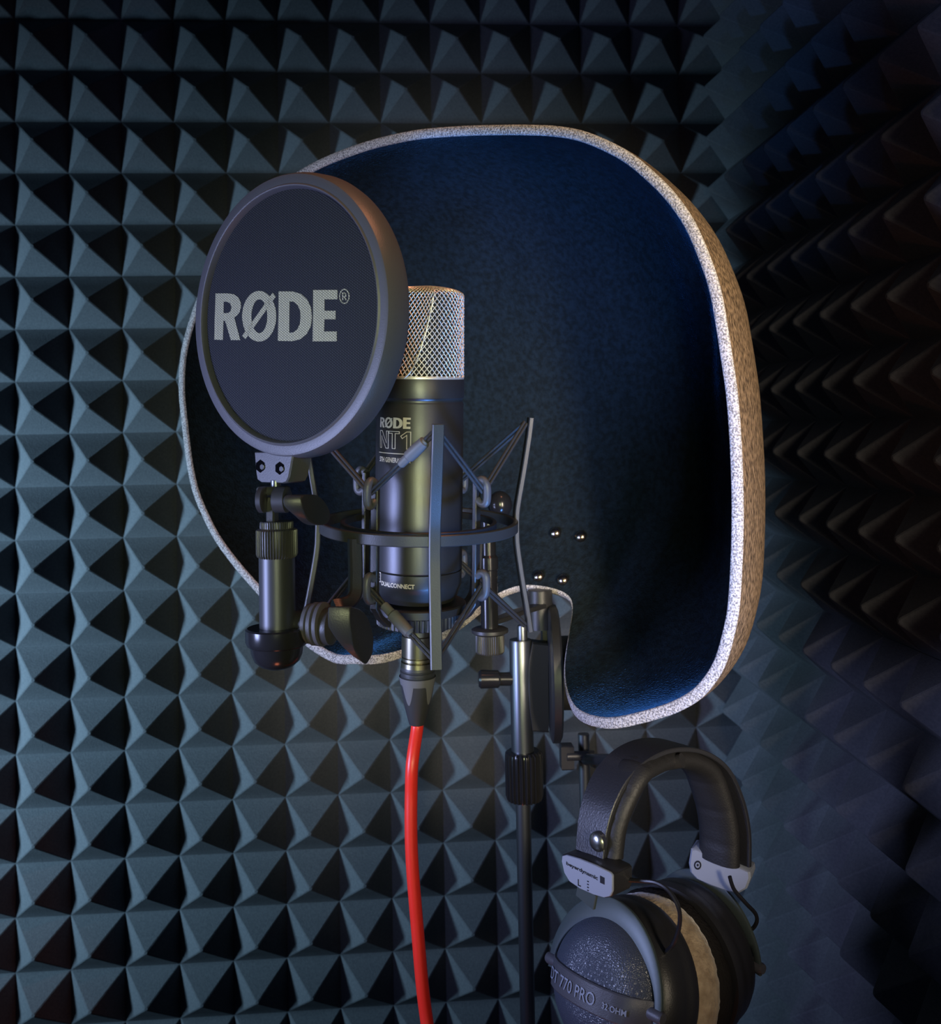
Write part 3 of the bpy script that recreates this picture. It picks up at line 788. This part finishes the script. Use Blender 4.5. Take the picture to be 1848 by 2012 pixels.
# ------------------------------------------------------------------ microphone stand with swivel
MS = empty('microphone_stand', Vector((at(1032, 1700, .72).x, .72, 0)), 'black tubular stand with ribbed collar and round swivel, behind the microphone cable', 'microphone stand')
SY = 0.72
def sp_(x, y): return at(x, y, SY)
T0 = sp_(1032, 1800); zs = lambda y: (sp_(1032, y)-T0).z
pv = (sp_(1027, 2012)-sp_(1036, 1300)); tb = Vector((0, 0, 1))
mb = MB(); mb.lathe([(mm(14.5, SY), zs(1560)), (mm(14.5, SY), -T0.z+0.02)], T0, tb, 40); mb.build('pole', polm, MS)
mb = MB(); mb.lathe([(0.075, 0.0), (0.075, 0.012), (0.02, 0.02), (0.02, 0.03)], Vector((T0.x-0.03, T0.y-0.05, 0)), tb, 48); mb.build('round_base', metb, MS)
C1 = sp_(1035, 1800); zs1 = lambda y: (sp_(1035, y)-C1).z
mb = MB(); mb.lathe([(mm(30, SY), zs1(1474)), (mm(36, SY), zs1(1478), 1), (mm(37, SY), zs1(1484), 1), (mm(37, SY), zs1(1560), 1), (mm(34, SY), zs1(1570), 1), (mm(22, SY), zs1(1573))], C1, tb, 96, rib=0.0014); mb.build('ribbed_collar', blkg, MS, smooth=25)
C2 = sp_(1033, 1800); zs2 = lambda y: (sp_(1033, y)-C2).z
mb = MB(); mb.lathe([(mm(21, SY), zs2(1256)), (mm(22, SY), zs2(1259)), (mm(22, SY), zs2(1480))], C2, tb, 40); mb.build('upper_tube', polm, MS)
mb = MB(); mb.lathe([(mm(9, SY), zs2(1228)), (mm(10, SY), zs2(1232)), (mm(10, SY), zs2(1258))], sp_(1037, 1800)+Vector((0, 0, 0)), tb, 24); mb.build('top_pin', polm, MS)
# clamp cheek: curved plate
pl = [(1046, 1262), (1078, 1266), (1078, 1440), (1046, 1438), (1041, 1400), (1037, 1350), (1039, 1300)]
mb = MB(); n_ = Vector((0.25, -1, 0)).normalized(); P0 = sp_(1050, 1350)-Vector((0, mm(18, SY), 0))
mb.prism([hit(x, y, P0, n_) for x, y in pl], Vector((0, 1, 0))*mm(36, SY), 0.0012); mb.build('clamp_cheek', metb, MS)
da = Vector((0.995, -0.09, 0)).normalized()
dc = at(1078, 1322, .715)
mb = MB(); mb.lathe([(mm(122, SY), 0), (mm(130, SY), mm(3, SY)), (mm(130, SY), mm(16, SY)), (mm(122, SY), mm(20, SY))], dc, da, 80); mb.build('swivel_disc', blk, MS)
mb = MB(); mb.lathe([(mm(70, SY), mm(18, SY)), (mm(70, SY), mm(46, SY)), (mm(60, SY), mm(50, SY))], dc, da, 60); mb.build('hub', metb, MS)
mb = MB(); mb.lathe([(mm(13, SY), 0), (mm(13, SY), mm(36, SY)), (mm(17, SY), mm(40, SY)), (mm(18, SY), mm(74, SY)), (mm(14, SY), mm(78, SY))], sp_(1018, 1334), Vector((-1, 0, 0.03)), 28); mb.build('tee_knob', blkg, MS)
# arm that carries the cradle post
mb = MB(); mb.ribbon([at(955, 1226, .665), at(985, 1216, .675), at(1020, 1202, .695), at(1062, 1190, .715)], Vector((0.2, 1, 0)), mm(26, SY), mm(9, SY)); mb.build('cross_arm', blk, MS)
mb = MB(); mb.lathe([(mm(24, SY), 0), (mm(24, SY), mm(75, SY))], at(1062, 1235, .72), tb, 30); mb.build('arm_boss', blk, MS)
mb = MB(); mb.box(at(1075, 1225, .735), Vector((mm(12, SY), 0, 0)), Vector((0, mm(16, SY), 0)), Vector((0, 0, mm(42, SY))), 0.001); mb.build('back_plate', blk, MS)

# ------------------------------------------------------------------ rod and hanger behind
HG_ = empty('headphone_hanger', Vector((at(1146, 1700, .78).x, .78, 0)), 'thin black stand rod with clamp block and hook, right of the microphone stand', 'hanger')
mb = MB(); p = at(1146, 1442, .78); mb.lathe([(mm(11, .78), 0), (mm(11, .78), -p.z+0.012)], p, tb, 30); mb.build('rod', polm, HG_)
mb = MB(); mb.lathe([(0.06, 0.0), (0.06, 0.010), (0.02, 0.018)], Vector((p.x+0.035, p.y+0.04, 0)), tb, 40); mb.build('round_base', metb, HG_)
mb = MB(); mb.box(at(1113, 1486, .775), Vector((mm(14, .7), 0, 0)), Vector((0, mm(14, .7), 0)), Vector((0, 0, mm(26, .7))), 0.001); mb.build('clamp_block', blk, HG_)
mb = MB(); mb.lathe([(mm(10, .7), 0), (mm(10, .7), mm(60, .7))], at(1113, 1486, .772), Vector((1, 0, 0)), 20); mb.build('clamp_bolt', metb, HG_)
mb = MB(); mb.lathe([(mm(9, .7), 0), (mm(13, .7), mm(3, .7)), (mm(13, .7), mm(10, .7)), (mm(8, .7), mm(14, .7))], at(1164, 1495, .76), Vector((0.6, -0.8, 0)), 20); mb.build('wing_screw', steel, HG_)
mb = MB(); mb.tube(crom([at(1150, 1492, .775), at(1200, 1493, .70), at(1262, 1497, .61), at(1300, 1500, .575), at(1340, 1494, .565)], 5), 0.004, 14); mb.build('hook', blk, HG_)

# ------------------------------------------------------------------ headphones
HD = empty('headphones', at(1290, 2050, .57), 'black studio headphones with pale velour pads hanging at lower right under the shield', 'headphones')
ha = Vector((0.80, 0.60, 0)); hw = Vector((0.60, -0.80, 0))
LP = at(1268, 1915, .568)      # pad centre of the near cup
cupc = LP-ha*0.040
def H(c, a, w_, z): return c+ha*a+hw*w_+up*z
def cup(c, s, par, near=True, ax=None):
    """c: centre of the pad joint, ax: towards the pad"""
    ax = ax.normalized(); upv = (up-ax*up.dot(ax)).normalized(); hv = upv.cross(ax)
    if hv.dot(hw) < 0: hv = -hv
    m1 = MB(); m1.lathe([(0.044, 0.004), (0.0485, 0.003), (0.0492, 0.000), (0.0490, -0.004), (0.0478, -0.006), (0.0478, -0.009), (0.0470, -0.015), (0.0445, -0.021), (0.0405, -0.0245), (0.0385, -0.025), (0.0380, -0.023)], c, ax, 96, ref=hv); m1.scaled(c, 0.88).build('baffle', blk, par)
    pr = [(0.0384, -0.024), (0.0380, -0.027), (0.0355, -0.0325), (0.0310, -0.0375), (0.0245, -0.0415), (0.0160, -0.0442), (0.0080, -0.0455), (0.0005, -0.046)]
    m1 = MB(); m1.lathe(pr, c, ax, 96, ref=hv); m1.scaled(c, 0.88).build('housing', domem, par)
    m1 = MB(); rows = []
    N = 160
    for q in range(20):
        ph = 2*pi*q/20; row = []
        for k in range(N):
            th = 2*pi*k/N
            wr = 1+0.05*noise.noise(Vector((cos(th)*7, sin(th)*7, q*0.15)))+0.045*noise.noise(Vector((cos(th)*22, sin(th)*22, q*0.25)))
            rr = 0.0392+0.0108*cos(ph)*wr; zz_ = 0.0160+0.0142*sin(ph)*wr
            row.append(c+ax*zz_+(hv*cos(th)+upv*sin(th))*rr)
        rows.append(row)
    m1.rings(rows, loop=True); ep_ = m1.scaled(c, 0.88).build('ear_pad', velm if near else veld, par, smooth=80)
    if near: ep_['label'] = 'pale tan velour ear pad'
    m1 = MB(); m1.lathe([(0.032, 0.006), (0.002, 0.0055)], c, ax, 40); m1.scaled(c, 0.88).build('inner_cloth', cordm, par)
    def dome_d(r):
        for (r1, z1), (r2, z2) in zip(pr, pr[1:]):
            if r2 <= r <= r1: return z1+(z2-z1)*(r1-r)/(r1-r2)
        return pr[-1][1]
    def bandp(x, y, lift_):
        r = sqrt(x*x+y*y); base = dome_d(min(r, 0.0370)) if r < 0.0370 else dome_d(0.0370)+(r-0.0370)*1.5
        return c+ax*(base-lift_)+hv*x+upv*y
    m1 = MB(); rows = []; K = 36
    for i in range(K+1):
        x = -0.0415+0.0830*i/K; l_ = 0.0024
        rows.append([bandp(x, y_-0.001, q_) for y_, q_ in ((-0.0085, -0.0015), (-0.0085, l_*.75), (-0.0077, l_), (0.0066, l_), (0.0074, l_*.75), (0.0074, -0.0015))])
    m1.rings(rows, True, True, True)
    nb = m1.scaled(c, 0.88).build('name_band', rubm, par)
    if near:
        for body, x0, x1, y0, y1, of in (('DT 770 PRO', -0.030, 0.012, -0.0052, 0.0018, 0.005), ('32 OHM', 0.017, 0.0305, -0.0040, -0.0006, 0.02)):
            a_, b_2 = text_mesh(body, of); a_, b_2 = subdiv_flat([(x, y) for x, y in a_], b_2, 0.15)
            m1 = MB(); m1.add([bandp(x0+(x1-x0)*x, y0+(y1-y0)*y, 0.00275) for x, y in a_], b_2)
            m1.scaled(c, 0.88).build('raised_lettering', lblm, nb, smooth=0)
    Ry = 0.0450; K = 36; m1 = MB(); rowsA = []
    for i in range(K+1):
        th = radians(186-192*i/K); sn_ = max(0, sin(th))
        ro = Ry*(1.0+0.10*sn_**3); wd = 0.0045+0.0085*sn_**1.6; ri = ro-wd; dd = 0.0285
        def q_(r, d): return c-ax*d+hv*cos(th)*r+upv*sin(th)*r
        rowsA.append([q_(ri, dd-0.0004), q_(ri+.0004, dd), q_(ro-0.0006, dd), q_(ro, dd-0.0005), q_(ro, dd-0.0022), q_(ro-.0006, dd-0.0026), q_(ri+.0004, dd-0.0022), q_(ri, dd-0.0018)])
    m1.rings(rowsA, True, True, True)
    m1.scaled(c, 0.88).build('yoke', yokem, par, smooth=40)
    for sg in (-1, 1):
        m1 = MB(); m1.lathe([(0.0036, -0.005), (0.0036, 0.0030), (0.003, 0.0045)], c-ax*0.0275+hv*sg*0.0420, hv*sg, 16); m1.scaled(c, 0.88).build('pivot_pin', rubm, par)
cup(LP-ha*0.012, 1, HD, True, Vector((0.78, 0.57, -0.27)))
# slider housings
def pl_px(pts, P0, n): return [hit(x, y, P0, n) for x, y in pts]
z6 = lambda pts: [(1040+x/3.398, 1420+y/3.398) for x, y in pts]
sn = Vector((-0.62, -0.78, 0.0)).normalized()
sn2 = Vector((-0.80, -0.60, 0)).normalized()
P0 = at(1152, 1722, .535)
fp = z6([(212, 885), (240, 878), (330, 905), (440, 950), (540, 1000), (556, 1020), (556, 1130), (540, 1165), (500, 1174), (430, 1155), (330, 1110), (260, 1060), (225, 1000), (208, 920)])
mb = MB(); mb.prism(pl_px(fp, P0, sn2), -sn2*0.016, 0.0012); h1 = mb.build('slider_housing', blk, HD)
mb = MB()
cpx = sum(p_[0] for p_ in fp)/len(fp); cpy = sum(p_[1] for p_ in fp)/len(fp)
mb.prism([hit(cpx+(x-cpx)*.97, cpy+(y-cpy)*.96, P0+sn2*0.0012, sn2) for x, y in fp], -sn2*0.0016, 0.0003); mb.build('label_plate', lblm, h1)
def plane_text(body, quad, P0_, n_, name, mt, par, of=0.01):
    a_, b_ = text_mesh(body, of); mb = MB(); vs = []
    (x0, y0), (x1, y1), (x2, y2), (x3, y3) = quad      # bl, br, tr, tl in px
    for x, y in a_:
        X = (x0*(1-x)+x1*x)*(1-y)+(x3*(1-x)+x2*x)*y; Y_ = (y0*(1-x)+y1*x)*(1-y)+(y3*(1-x)+y2*x)*y
        vs.append(hit(X, Y_, P0_, n_))
    mb.add(vs, b_); return mb.build(name, mt, par, smooth=0)
PT = P0+sn2*0.00135
plane_text('beyerdynamic', z6([(245, 955), (455, 1062), (455, 1025), (245, 925)]), PT, sn2, 'printed_lettering', txtd, h1, 0.03)
mb = MB(); mb.prism([hit(x, y, PT, sn2) for x, y in z6([(470, 1020), (500, 1036), (500, 1082), (470, 1068)])], -sn2*0.0002); mb.build('printed_bar', txtd, h1, smooth=0)
plane_text('L', z6([(322, 1088), (342, 1096), (342, 1052), (322, 1044)]), PT, sn2, 'printed_lettering', txtd, h1, 0.02)
for yy in (1058, 1078, 1098, 1118):
    mb = MB(); mb.prism([hit(x, y, PT, sn2) for x, y in z6([(384, yy-4), (394, yy), (394, yy+8), (384, yy+4)])], -sn2*0.0002); mb.build('printed_dot', txtd, h1, smooth=0)
# far housing
P2 = at(1412, 1712, .60)
fp2 = z6([(1075, 845), (1100, 842), (1240, 900), (1420, 975), (1470, 1000), (1475, 1040), (1450, 1110), (1400, 1140), (1330, 1135), (1200, 1090), (1110, 1045), (1070, 1000), (1060, 940)])
sn3 = Vector((-0.5, -0.86, 0)).normalized()
mb = MB(); mb.prism(pl_px(fp2, P2, sn3), -sn3*0.016, 0.0012); h2 = mb.build('slider_housing', lblm, HD)
for rr, mt_, dz in ((9, txtd, .0002), (5.5, lblm, .0005), (2.5, txtd, .0008)):
    mb = MB(); mb.prism([hit(1370+rr*.8*cos(k*pi/8), 1700+rr*sin(k*pi/8), P2+sn3*dz, sn3) for k in range(16)], -sn3*0.0002); mb.build('jack_recess' if rr > 2.6 else 'screw', mt_, h2)
plane_text('R', z6([(1175, 912), (1190, 920), (1190, 898), (1175, 890)]), P2+sn3*0.0003, sn3, 'printed_lettering', txtd, h2)
# headband: arch from near housing to far housing
def band_arc(inset, nn=10):
    pts = [at(1160+inset*.9, 1678, .545), at(1166+inset*.9, 1620, .547), at(1180+inset, 1568, .550), at(1206+inset, 1519, .556), at(1246+inset*.6, 1482+inset*.5, .565), at(1296, 1464+inset*.7, .575), at(1350-inset*.4, 1470+inset*.5, .586), at(1395-inset*.6, 1502+inset*.2, .594), at(1424-inset*.8, 1560, .598), at(1438-inset*.8, 1622, .600), at(1440-inset*.8, 1690, .601)]
    return crom(pts, nn)
pth = band_arc(0); n = len(pth)
bw = hw
wlist = [bw]*n
mb = MB(); mb.ribbon(pth, wlist, [0.0195+0.006*sin(pi*min(1, i/(n-1)*0.75)) for i in range(n)], 0.0026); mb.build('headband', leath, HD)
# padded inner cushion, creased
pth2 = band_arc(34); mb = MB(); rows = []
for i, p in enumerate(pth2):
    tg = (pth2[min(i+1, len(pth2)-1)]-pth2[max(i-1, 0)]).normalized(); wd = (bw-tg*bw.dot(tg)).normalized(); td2 = tg.cross(wd)
    cr_ = 1-0.10*max(0, sin(i*0.62))**10
    rows.append([p+wd*((0.0105+0.003*min(1, i/(len(pth2)-1)*1.6))*cos(a_)*abs(cos(a_))**-.25 if abs(cos(a_)) > 1e-6 else 0)+td2*(0.0060*cr_*sin(a_)) for a_ in [2*pi*k/20 for k in range(20)]])
mb.rings(rows, True, True, True); mb.build('headband_cushion', cushm, HD, smooth=80)
# rivet
rp0 = at(1173, 1657, .538)
mb = MB(); mb.lathe([(0.0052, -0.002), (0.0050, 0.0006), (0.0040, 0.0018), (0.002, 0.0024), (0.0004, 0.0025)], hit(1173, 1654, pth[3]+sn2*0.0016, sn2), sn2, 28); mb.build('rivet', steel, HD, label='polished steel rivet')
# far yoke and cup
farc = LP+ha*0.046+up*(-0.012)-hw*0.012
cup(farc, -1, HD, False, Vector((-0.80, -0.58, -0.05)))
mb = MB(); mb.ribbon([at(1155, 1745, .538), at(1150, 1772, .540)], hw, 0.013, 0.002); mb.build('yoke_slide', yokem, HD)
mb = MB(); mb.ribbon([at(1405, 1735, .612), at(1385, 1790, .62)], hw, 0.016, 0.002); mb.build('yoke_slide', yokem, HD)
# thin leads
mb = MB(); mb.tube(crom([at(1228, 1729, .53), at(1262, 1731, .525), at(1290, 1735, .52), at(1315, 1752, .515), at(1333, 1785, .512), at(1334, 1820, .515), at(1322, 1855, .52), at(1303, 1875, .535)], 6), 0.00115, 8); mb.build('lead', wirek, HD)
mb = MB(); mb.tube(crom([at(1433, 1722, .585), at(1442, 1748, .585), at(1465, 1775, .585), at(1485, 1798, .588), at(1482, 1820, .59), at(1455, 1842, .60), at(1425, 1858, .61)], 6), 0.00115, 8); mb.build('lead', wirek, HD)
